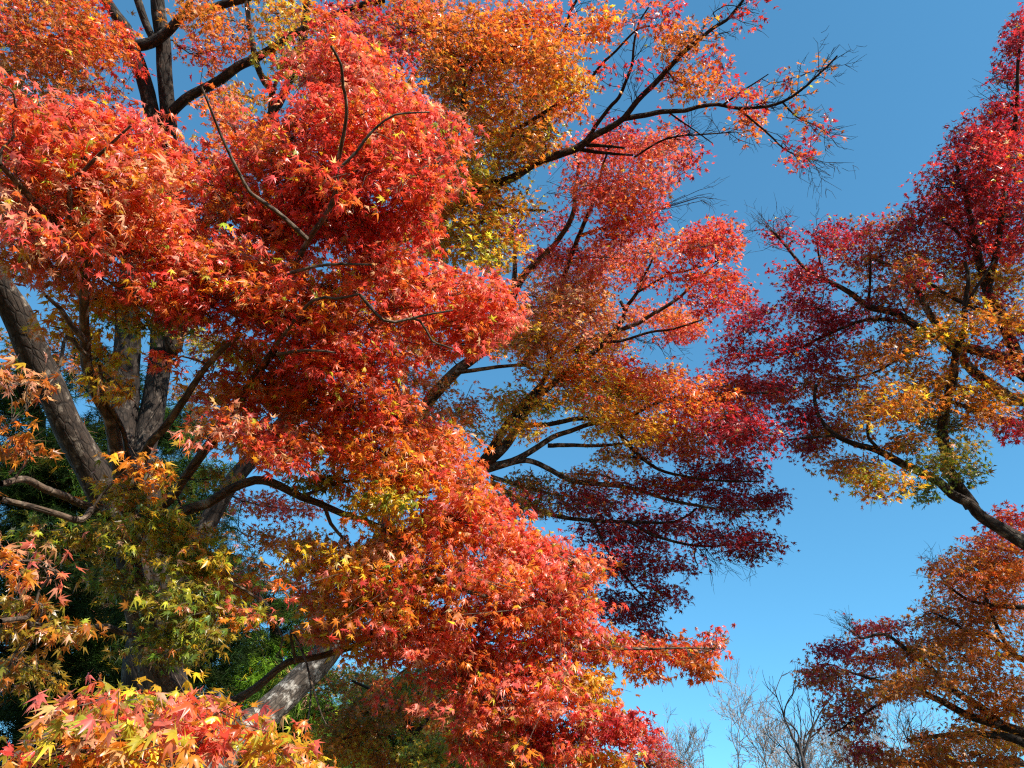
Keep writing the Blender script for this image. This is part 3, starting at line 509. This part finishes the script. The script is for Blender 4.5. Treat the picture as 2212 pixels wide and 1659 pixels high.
D.twiglets((1540, 1040), (1640, 1250), 8.1, 14, 4); D.twiglets((1490, 1180), (1560, 1250), 8.1, 12, 5); D.twiglets((1160, 500), (1280, 400), 8.1, 12, 4); D.twiglets((1500, 500), (1570, 480), 8.0, 10, 3); D.twiglets((1340, 720), (1450, 760), 8.0, 12, 4); D.twiglets((1430, 400), (1500, 420), 8.0, 9, 4); D.twiglets((1100, 430), (1200, 410), 8.0, 12, 4)
D.finish()

# ================================================================== 4. upper right maple
E = Tree('maple_tree', 'crimson and orange maple leaning in from the upper right on a dark curving limb', 'maple tree', foot(2560, 1659, 8.6),
         BARK_GREY, 0.060, 0.28, SHAPES5, jit=0.7, deep=1.8, per=19, dens=1.1)
E.trunk([(2545, 1600), (2480, 1400), (2450, 1300), (2470, 1150), (2440, 1000)], 8.8, 8.8, 90, 60)
E.limb([([(2450, 1310), (2330, 1230), (2212, 1172), (2159, 1142), (2116, 1115), (2089, 1085), (2054, 1067), (2029, 1042), (1984, 1017), (1946, 1000), (1896, 972), (1846, 957), (1809, 942), (1779, 915), (1764, 887), (1759, 855), (1764, 830)], 8.6, 8.0, 33, 6),
        ([(1901, 972), (1876, 942), (1874, 897), (1859, 880)], 8.1, 8.1, 7, 4), ([(1810, 940), (1750, 945), (1700, 950)], 8.0, 8.0, 6, 3)])
E.limb([([(2100, 1095), (2069, 1050), (2049, 1017), (2044, 980), (2036, 937), (2039, 892), (2049, 855), (2059, 830), (2064, 765), (2081, 715), (2081, 665), (2091, 602), (2084, 565)], 8.4, 8.2, 26, 6), ([(2081, 670), (2110, 620), (2150, 560)], 8.2, 8.2, 7, 3), ([(2064, 765), (2010, 720), (1960, 690)], 8.2, 8.2, 7, 3)])
E.limb([([(2440, 1010), (2330, 890), (2212, 810), (2159, 772), (2084, 750), (2059, 737), (1984, 707), (1934, 677), (1876, 662), (1834, 632), (1796, 610), (1766, 595), (1734, 575), (1709, 545), (1691, 522), (1670, 500)], 8.8, 8.6, 32, 4), ([(1960, 695), (1870, 690), (1790, 720), (1700, 760), (1610, 770)], 8.7, 8.6, 8, 3), ([(1876, 660), (1880, 600), (1880, 530)], 8.7, 8.7, 6, 3), ([(1780, 600), (1770, 560), (1765, 520)], 8.7, 8.7, 5, 3), ([(2010, 720), (1960, 760), (1900, 800), (1830, 820)], 8.7, 8.7, 7, 3)])
E.limb([([(2440, 1000), (2300, 880), (2209, 785), (2184, 735), (2171, 707), (2154, 665), (2134, 627), (2121, 577), (2100, 480), (2080, 400), (2060, 340)], 8.8, 8.8, 34, 5), ([(2134, 627), (2160, 500), (2170, 380), (2190, 280), (2200, 120), (2215, 60)], 8.8, 8.9, 12, 4), ([(2110, 540), (2040, 480), (1980, 450)], 8.8, 8.8, 7, 3)])
E.limb([([(2180, 860), (2121, 817), (2096, 795), (2069, 757), (2020, 700), (1960, 590), (1934, 577), (1876, 555)], 8.9, 8.9, 22, 5), ([(2330, 880), (2180, 860)], 8.9, 8.9, 24, 22)], BARK_PALE)
E.limb([([(2360, 860), (2212, 715), (2159, 690), (2096, 660), (2059, 645), (1990, 600)], 8.8, 8.6, 18, 5), ([(2380, 980), (2212, 922), (2159, 902), (2084, 877), (2000, 850)], 8.8, 8.6, 22, 4)])
E.limb([([(2450, 1010), (2620, 700), (2900, 500), (3300, 420)], 8.8, 7.2, 40, 14), ([(2480, 1150), (2800, 1020), (3200, 1000), (3700, 950)], 8.8, 6.5, 40, 14)])
E.pads([((6.0, 4.2, 8.3), None, (7.0, 4.4, 8.4), None, 1.3, 0, 0.8, 'cxb'), ((6.6, 4.6, 8.2), None, (8.0, 5.0, 8.2), None, 1.4, 0, 0.8, 'cx'), ((6.8, 3.6, 9.2), None, (8.0, 3.8, 9.2), None, 1.4, 0, 0.8, 'cx'), ((6.2, 4.6, 6.6), None, (7.8, 4.8, 6.6), None, 1.3, 0, 0.8, 'bo'), ((7.4, 5.8, 5.6), None, (8.8, 5.8, 5.5), None, 1.4, 0, 0.8, 'bo'), ((6.2, 3.4, 5.4), None, (7.8, 3.6, 5.4), None, 1.4, 0, 0.8, 'bo'), ((7.0, 4.6, 4.4), None, (8.6, 4.8, 4.4), None, 1.4, 0, 0.8, 'bo'), ((8.2, 5.0, 7.0), None, (9.6, 5.0, 7.0), None, 1.5, 0, 0.8, 'bo'), ((9.0, 6.0, 8.4), None, (10.2, 6.0, 8.4), None, 1.5, 0, 0.8, 'cx'),  # unseen crown pads right of the frame, added to shade the right-hand trees

 (2175, 100, 2230, 80, 50, 8.8, 1.6, 'cx'), (2150, 160, 2230, 150, 44, 8.8, 1.5, 'cx'), (2140, 230, 2225, 220, 44, 8.8, 0.9, 'cx'), (2110, 290, 2230, 270, 90, 8.8, 1.9, 'cxd'), (2060, 330, 2220, 350, 90, 8.8, 2.0, 'cxd'), (2020, 400, 2220, 410, 100, 8.7, 2.0, 'cxd'), (1990, 465, 2220, 470, 100, 8.7, 2.0, 'cxd'), (2180, 60, 2220, 50, 40, 8.8, 1.2, 'cx'),
 (1850, 500, 1990, 490, 60, 8.7, 1.6, 'xcb'), (1760, 505, 1830, 520, 55, 8.7, 1.4, 'xc'), (1670, 495, 1720, 515, 50, 8.7, 0.6, 'xc'), (1690, 590, 1780, 605, 60, 8.7, 1.4, 'xcr'), (1800, 560, 1910, 560, 70, 8.7, 1.0, 'bxc'), (1920, 540, 2030, 560, 80, 8.7, 1.5, 'bxo'), (2040, 540, 2210, 530, 90, 8.6, 1.9, 'xcd'), (2060, 600, 2200, 605, 80, 8.5, 1.8, 'oyb'),
 (1970, 640, 2090, 650, 80, 8.5, 1.6, 'bo'), (2100, 680, 2210, 680, 70, 8.6, 1.2, 'oyb'), (1700, 650, 1770, 660, 60, 8.6, 1.5, 'cx'), (1760, 690, 1860, 695, 80, 8.6, 1.7, 'cx'), (1850, 640, 1950, 670, 60, 8.6, 0.9, 'bc'), (1560, 725, 1680, 700, 60, 8.5, 0.9, 'c'), (1575, 765, 1690, 755, 60, 8.5, 1.3, 'cx'), (1600, 690, 1660, 670, 50, 8.5, 0.9, 'c'), (1695, 760, 1800, 765, 90, 8.5, 1.8, 'cx'),
 (1715, 830, 1850, 825, 80, 8.4, 1.7, 'xhb'), (1850, 770, 1990, 755, 80, 8.5, 1.6, 'boo'), (2000, 720, 2080, 715, 60, 8.4, 1.5, 'yol'), (1940, 840, 2070, 825, 90, 8.3, 1.7, 'ooy'), (1830, 880, 1970, 865, 80, 8.3, 1.7, 'booy'), (1695, 895, 1770, 900, 70, 8.3, 1.7, 'cx'), (1700, 960, 1770, 965, 50, 8.2, 1.6, 'c'), (1760, 935, 1870, 925, 70, 8.2, 1.6, 'obx'), (2080, 760, 2210, 790, 70, 8.5, 1.2, 'box'),
 (2080, 860, 2210, 865, 60, 8.5, 1.6, 'oyb'), (2140, 640, 2215, 730, 55, 9.0, 1.2, 'xd'), (1985, 900, 2080, 920, 80, 8.2, 1.6, 'geb'), (2100, 895, 2150, 890, 50, 8.4, 1.5, 'ob'), (1780, 1000, 1890, 1005, 60, 8.0, 1.6, 'bo'), (1850, 1035, 1945, 1050, 60, 8.0, 1.7, 'ylbo'), (1985, 1000, 2095, 980, 60, 8.2, 1.5, 'ge'), (1980, 1055, 2005, 1060, 44, 8.2, 1.3, 'g'), (2075, 1030, 2110, 1020, 44, 8.2, 1.2, 'ge'),
 (2170, 920, 2215, 930, 40, 8.8, 1.2, 'c'), (1900, 700, 1990, 730, 60, 8.6, 1.1, 'bc'), (1650, 850, 1700, 830, 60, 8.4, 1.4, 'cx'), (1920, 960, 1990, 950, 50, 8.1, 1.3, 'beo'), (1940, 600, 2000, 600, 60, 8.7, 1.0, 'bx'), (1870, 590, 1940, 620, 60, 8.7, 0.7, 'cb')])
E.twiglets((1720, 550), (1660, 480), 8.6, 16, 5); E.twiglets((2150, 250), (2110, 190), 8.8, 10, 4); E.twiglets((1640, 690), (1560, 720), 8.5, 8, 3); E.twiglets((1790, 570), (1760, 480), 8.6, 8, 4)
E.finish()

# ================================================================== 5. lower right maple
G = Tree('maple_tree', 'shaded rusty orange maple low at the right edge, under the dark curving limb', 'maple tree', foot(2440, 1659, 10.2),
         BARK_GREY, 0.066, 0.30, SHAPES5, jit=0.8, deep=1.8, per=18, dens=1.2)
G.trunk([(2430, 1650), (2400, 1600), (2350, 1560), (2330, 1480)], 10.2, 10.0, 60, 34)
G.limb([([(2350, 1575), (2260, 1590), (2164, 1566), (2095, 1545), (2042, 1518), (1999, 1497), (1973, 1479), (1900, 1470), (1830, 1450)], 10.0, 9.6, 22, 4), ([(2164, 1566), (2117, 1527), (2073, 1501), (2029, 1462), (1986, 1423), (1955, 1401), (1912, 1370), (1860, 1380)], 9.9, 9.6, 16, 4), ([(1960, 1475), (1900, 1520), (1840, 1560), (1790, 1590)], 9.7, 9.6, 6, 3)])
G.limb([([(2330, 1490), (2260, 1440), (2195, 1418), (2138, 1375), (2095, 1366), (2030, 1330)], 10.0, 9.8, 16, 4), ([(2195, 1418), (2160, 1370), (2140, 1320), (2130, 1283), (2140, 1220)], 9.9, 9.8, 9, 4), ([(2330, 1485), (2260, 1330), (2169, 1309), (2095, 1296), (2040, 1260)], 9.9, 9.8, 14, 4)])
G.limb([([(2380, 1600), (2290, 1650), (2200, 1600), (2120, 1585), (2020, 1590), (1960, 1600)], 10.0, 9.6, 20, 5), ([(2290, 1650), (2180, 1650), (2000, 1650), (1880, 1640)], 9.9, 9.5, 12, 4)])
G.pads([
 (2140, 1120, 2220, 1125, 44, 10.2, 1.4, 'hxr'), (2130, 1180, 2220, 1180, 55, 10.2, 1.6, 'rho'), (2030, 1240, 2200, 1220, 70, 10.0, 1.6, 'hob'), (2040, 1290, 2210, 1285, 80, 9.8, 1.7, 'bh'), (2000, 1340, 2210, 1345, 80, 9.8, 1.7, 'bo'), (1840, 1370, 1950, 1355, 50, 9.7, 1.5, 'rxb'), (1765, 1410, 1860, 1400, 50, 9.6, 1.4, 'xc'), (1850, 1430, 1960, 1405, 60, 9.6, 1.6, 'hxb'),
 (1960, 1415, 2210, 1415, 80, 9.7, 1.6, 'bo'), (1745, 1455, 1830, 1465, 60, 9.5, 1.4, 'bbx'), (1800, 1515, 1900, 1495, 70, 9.5, 1.4, 'bbx'), (1900, 1475, 2040, 1480, 70, 9.6, 1.6, 'bo'), (2040, 1485, 2215, 1485, 70, 9.7, 1.7, 'bo'), (1785, 1565, 1870, 1565, 70, 9.5, 1.2, 'cb'), (1840, 1630, 1900, 1620, 50, 9.4, 1.2, 'cb'), (1970, 1605, 2100, 1590, 50, 9.5, 1.7, 'bo'),
 (1900, 1650, 2210, 1640, 60, 9.4, 2.0, 'bo'), (2100, 1590, 2215, 1590, 60, 9.7, 1.8, 'oby'), (2070, 1540, 2215, 1535, 44, 9.8, 1.5, 'bo'), (2080, 1200, 2215, 1250, 60, 10.2, 1.4, 'bo'), (2010, 1380, 2100, 1380, 50, 9.8, 1.3, 'hb')])
G.twiglets((2040, 1260), (2000, 1190), 9.8, 10, 4); G.twiglets((1860, 1380), (1800, 1330), 9.6, 14, 5); G.twiglets((1800, 1450), (1740, 1500), 9.5, 8, 4); G.twiglets((1960, 1600), (1960, 1540), 9.6, 10, 4)
G.finish()

# ================================================================== 6. shaded maple at the bottom
H = Tree('maple_tree', 'small green and orange maple in shade, low behind the near red branches', 'maple tree', foot(890, 1659, 10.0),
         BARK_GREY, 0.07, 0.3, SHAPES5, jit=0.7, deep=1.8, per=15)
H.trunk([(885, 1655), (880, 1620), (895, 1580)], 10.0, 10.0, 22, 15)
H.limb([([(895, 1590), (870, 1540), (820, 1500), (760, 1470)], 10, 9.8, 12, 4), ([(870, 1540), (800, 1580), (730, 1600)], 10, 9.8, 7, 3)])
H.limb([([(895, 1590), (930, 1540), (960, 1490), (1000, 1460)], 10, 10, 12, 4), ([(890, 1610), (950, 1610), (1020, 1600)], 10, 9.8, 7, 3)])
H.pads([(690, 1480, 820, 1460, 70, 10, 1.7, 'geb'), (720, 1540, 850, 1530, 80, 9.9, 1.7, 'oeb'), (700, 1610, 820, 1610, 80, 9.8, 1.8, 'oby'), (860, 1480, 960, 1470, 80, 10, 1.7, 'gel'), (850, 1550, 980, 1550, 80, 9.9, 1.7, 'elb'), (880, 1630, 1000, 1620, 80, 9.8, 1.8, 'lyg'), (800, 1650, 900, 1650, 60, 9.8, 1.6, 'oyb'), (960, 1520, 1060, 1540, 80, 10.1, 1.5, 'ebo'), (1000, 1600, 1080, 1640, 60, 10.1, 1.3, 'geb')])
H.finish()

# ================================================================== conifers at the left
def conifer(label, base, trunk, pads, tau=1.0, size=0.15):
    t = Tree('conifer_tree', label, 'conifer', base, BARK_CONIFER, size, 0.5, NEEDLES, NEEDLE, None, 'needles', 'bough', jit=1.0, deep=1.6, per=16, dens=2.0)
    t.trunk(*trunk)
    (xy, d0, d1, w0, w1) = trunk
    for x, y, x2, y2 in ((xy[-1][0], xy[-1][1], xy[-1][0] - 60, xy[-1][1] - 90), (xy[1][0], xy[1][1], xy[1][0] + 110, xy[1][1] - 20), (xy[1][0], xy[1][1], xy[1][0] - 120, xy[1][1] - 10), (xy[2][0], xy[2][1], xy[2][0] + 100, xy[2][1] - 60)):
        t.limb([([(x, y), ((x + x2) / 2, (y + y2) / 2 + 8), (x2, y2)], d1, d1 - 0.6, 16, 5)])
    t.pads(pads, tau)
    return t.finish()
conifer('dark green conifer at the left edge behind the leaning grey stem', foot(60, 1659, 11.5), ([(60, 1650), (70, 1400), (75, 1150), (85, 900)], 11.5, 11.5, 60, 22),
 [(0, 860, 130, 850, 90, 11.5, 1.3, 'nnm'), (0, 960, 200, 960, 100, 11.5, 1.6, 'nnm'), (0, 1060, 240, 1060, 110, 11.5, 1.8, 'nnm'), (0, 1160, 240, 1170, 110, 11.5, 2.0, 'nn'), (0, 1270, 260, 1280, 120, 11.4, 2.0, 'nn'), (0, 1380, 260, 1390, 120, 11.4, 2.0, 'nnm'), (0, 1490, 280, 1500, 120, 11.4, 2.0, 'nn'), (0, 1600, 300, 1600, 120, 11.4, 2.0, 'nn'), (20, 780, 90, 790, 60, 11.5, 0.8, 'nm'), (0, 1030, 100, 1040, 90, 11, 1.2, 'mn')])
conifer('dark green conifer between the thick stems and the pale leaning trunk', foot(330, 1659, 12.5), ([(330, 1650), (320, 1450), (310, 1250), (300, 1000)], 12.5, 12.5, 60, 20),
 [(200, 820, 300, 830, 80, 12.5, 1.1, 'nm'), (200, 920, 420, 920, 100, 12.5, 1.6, 'nnm'), (210, 1020, 460, 1020, 100, 12.5, 1.7, 'nnm'), (220, 1120, 480, 1130, 110, 12.5, 1.7, 'nn'), (220, 1230, 480, 1240, 110, 12.5, 2.0, 'nn'), (230, 1340, 520, 1350, 120, 12.5, 2.0, 'nn'), (240, 1460, 480, 1460, 120, 12.5, 2.0, 'nn'), (250, 1580, 500, 1590, 130, 12.5, 2.0, 'nn'), (200, 760, 240, 770, 50, 12.5, 0.7, 'nm')])
conifer('bright green sunlit conifer behind the pale leaning trunk', foot(620, 1659, 13.5), ([(620, 1650), (610, 1550), (600, 1450), (590, 1330)], 13.5, 13.5, 40, 16),
 [(520, 1400, 700, 1390, 80, 13.5, 1.5, 'mfn'), (500, 1470, 700, 1480, 90, 13.3, 1.9, 'fm'), (490, 1550, 720, 1560, 100, 13.2, 2.0, 'fmn'), (500, 1630, 740, 1640, 90, 13.2, 2.0, 'mn'), (540, 1320, 660, 1320, 70, 13.5, 1.2, 'mn'), (500, 1250, 600, 1270, 60, 13.6, 0.8, 'nm')])
conifer('dark conifer low behind the shaded maple', foot(960, 1659, 16), ([(960, 1650), (960, 1600), (955, 1560), (950, 1500)], 16, 16, 30, 14),
 [(780, 1500, 1000, 1500, 80, 16, 1.6, 'nm'), (740, 1570, 1100, 1580, 90, 16, 1.8, 'nnm'), (740, 1640, 1120, 1640, 90, 16, 1.8, 'nm'), (1060, 1640, 1180, 1650, 60, 16, 1.5, 'nm')])

# ================================================================== bare trees
def bare_tree(label, base, height, bark, seed, spread, lean=(0, 0), levels=6, r0=0.16, twig=0.006, split=0.42, group='leafless trees low on the right'):
    g = np.random.default_rng(seed)
    root = thing('bare_tree', label, 'bare tree', base, group); b = np.array(base, float)
    tr = Tubes(); th = height * split
    p = [np.array([0, 0, -0.2])]
    for i in range(1, 6): p.append(np.array([lean[0] * i / 5 + g.normal(0, 0.04), lean[1] * i / 5 + g.normal(0, 0.04), th * i / 5]))
    ps, rs = smooth(p, np.linspace(r0 * 1.2, r0 * 0.75, 6), 0.3); tr.tube(ps, rs, 10, 0.04); tr.build('trunk', bark, root, 0)
    top = ps[-1]
    def grow(T, o, d, L, r, lev):
        n = 4; pts = [o]; dd = d
        for i in range(n):
            dd = unit(dd + g.normal(0, 0.13, 3) + np.array([0, 0, 0.05])); pts.append(pts[-1] + dd * L / n)
        T.tube(np.array(pts), np.linspace(r, max(r * 0.6, twig * 0.6), n + 1), 6 if lev < 2 else 3)
        if lev >= levels: return
        for i in range(2 if lev < 2 else 3):
            s = g.integers(2, n + 1) if i else n
            q = pts[s]; nd = unit(dd + g.normal(0, 0.42, 3) * [1, 1, 0.75])
            grow(T, q, nd, L * g.uniform(0.6, 0.82), max(r * 0.62, twig), lev + 1)
    k = 5
    for i in range(k):
        a = 2 * math.pi * i / k + g.uniform(-0.3, 0.3); T = Tubes()
        s = len(ps) - 1 - (i % 3) * 2
        d = unit(np.array([math.cos(a) * spread, math.sin(a) * spread, 1.0]))
        grow(T, ps[s], d, height * (1 - split) * 0.34, r0 * 0.5, 1)
        T.build('limb', bark, root, 0)
    return root
bare_tree('pale leafless tree spreading low in the open sky left of the rusty maple', foot(1640, 1800, 44), 11.9, BARK_BARE, 5, 1.0, (-0.2, 0), 7, 0.17, 0.011, 0.36)
bare_tree('pale leafless tree half hidden behind the edge of the rusty maple', foot(1790, 1800, 46), 11.7, BARK_BARE, 9, 0.9, (0.3, 0), 7, 0.15, 0.011, 0.36)
bare_tree('slender dark leafless tree rising before the pale bare ones', foot(1745, 1800, 26), 9.0, BARK_DARKBARE, 21, 0.3, (0.3, 0), 4, 0.085, 0.006, 0.62)
bare_tree('pale leafless tree seen through gaps under the rusty maple', foot(1980, 1800, 44), 12.6, BARK_BARE, 33, 0.7, (0, 0), 6, 0.15, 0.011)

# ================================================================== distant red tree, fruit tree
J = Tree('maple_tree', 'small distant dark red maple low beside the bare trees', 'maple tree', foot(1400, 1800, 32), BARK_GREY, 0.12, 0.7, SHAPES5, jit=1.0, deep=1.5, per=15)
J.trunk([(1400, 1690), (1398, 1665), (1402, 1650)], 32, 32, 12, 9)
J.limb([([(1402, 1655), (1400, 1630), (1412, 1605)], 32, 32, 6, 2), ([(1402, 1655), (1450, 1640), (1480, 1650)], 32, 32, 4, 2), ([(1402, 1655), (1360, 1640), (1330, 1640)], 32, 32, 4, 2)])
J.pads([(1395, 1600, 1430, 1605, 34, 32, 1.6, 'xr'), (1370, 1630, 1450, 1635, 36, 32, 1.5, 'xrb'), (1330, 1655, 1470, 1660, 34, 32, 1.3, 'xb')])
J.finish()

def fruit_tree():
    base = foot(1240, 1800, 18)
    t = Tree('fruit_tree', 'bare fruit tree hung with yellow fruit under the near red branches', 'fruit tree', base, BARK_GREY, 0.06, 0.3, SHAPES5, jit=0.3, per=8)
    t.trunk([(1240, 1720), (1242, 1680), (1238, 1650)], 18, 18, 14, 10)
    t.limb([([(1238, 1660), (1225, 1620), (1215, 1585), (1200, 1560)], 18, 18, 7, 2), ([(1228, 1630), (1205, 1620), (1190, 1600)], 18, 18, 4, 2)])
    t.limb([([(1240, 1655), (1255, 1630), (1270, 1600), (1290, 1580)], 18, 18, 7, 2), ([(1250, 1640), (1275, 1640), (1300, 1630)], 18, 18, 4, 2)])
    t.twiglets((1230, 1640), (1200, 1570), 18, 16, 5, 0.6, 0.5); t.twiglets((1245, 1640), (1290, 1580), 18, 16, 5, 0.6, 0.5)
    root = t.finish(); root_loc = np.array(base)
    m, nt_, p = new_mat('yellow_fruit'); p.inputs['Roughness'].default_value = 0.35
    n = nt_.nodes.new('ShaderNodeTexNoise'); n.inputs['Scale'].default_value = 14
    c = nt_.nodes.new('ShaderNodeValToRGB'); c.color_ramp.elements[0].color = (0.72, 0.42, 0.02, 1); c.color_ramp.elements[1].color = (0.80, 0.62, 0.05, 1)
    nt_.links.new(n.outputs['Fac'], c.inputs[0]); nt_.links.new(c.outputs[0], p.inputs['Base Color'])
    k, r = 12, 8; first = None
    V = []; Fc = []
    for i in range(r + 1):
        a = math.pi * i / r
        for j in range(k):
            b = 2 * math.pi * j / k; q = 1 + 0.03 * math.cos(4 * b)
            V.append((math.sin(a) * math.cos(b) * q, math.sin(a) * math.sin(b) * q, math.cos(a) * 0.88 - 0.10 * math.exp(-(a * 3) ** 2)))
    for i in range(r):
        for j in range(k): Fc.append((i * k + j, i * k + (j + 1) % k, (i + 1) * k + (j + 1) % k, (i + 1) * k + j))
    V = np.array(V) * 0.05
    st = Tubes(); st.tube(np.array([[0, 0, 0.035], [0.004, 0, 0.06], [0, 0.004, 0.09]]), [0.005, 0.004, 0.004], 5)
    for i, (x, y) in enumerate([(1221, 1590), (1217, 1603), (1228, 1621), (1213, 1627), (1219, 1640), (1245, 1638), (1252, 1641), (1267, 1656), (1236, 1652), (1226, 1575)]):
        q = at(x, y, 17.8) - root_loc
        if first is None:
            o = mesh_obj('fruit', V, [(4, np.array(Fc))], m, root, shade=True); s = st.build('stalk', BARK_GREY, o, 0); first = (o, s)
        else:
            o = first[0].copy(); C.objects.link(o); o.parent = root; s = first[1].copy(); C.objects.link(s); s.parent = o
        o.location = q
fruit_tree()
S['leaf_count'] = TOTAL['leaves']; open('/tmp/leafcount','w').write(str(TOTAL))
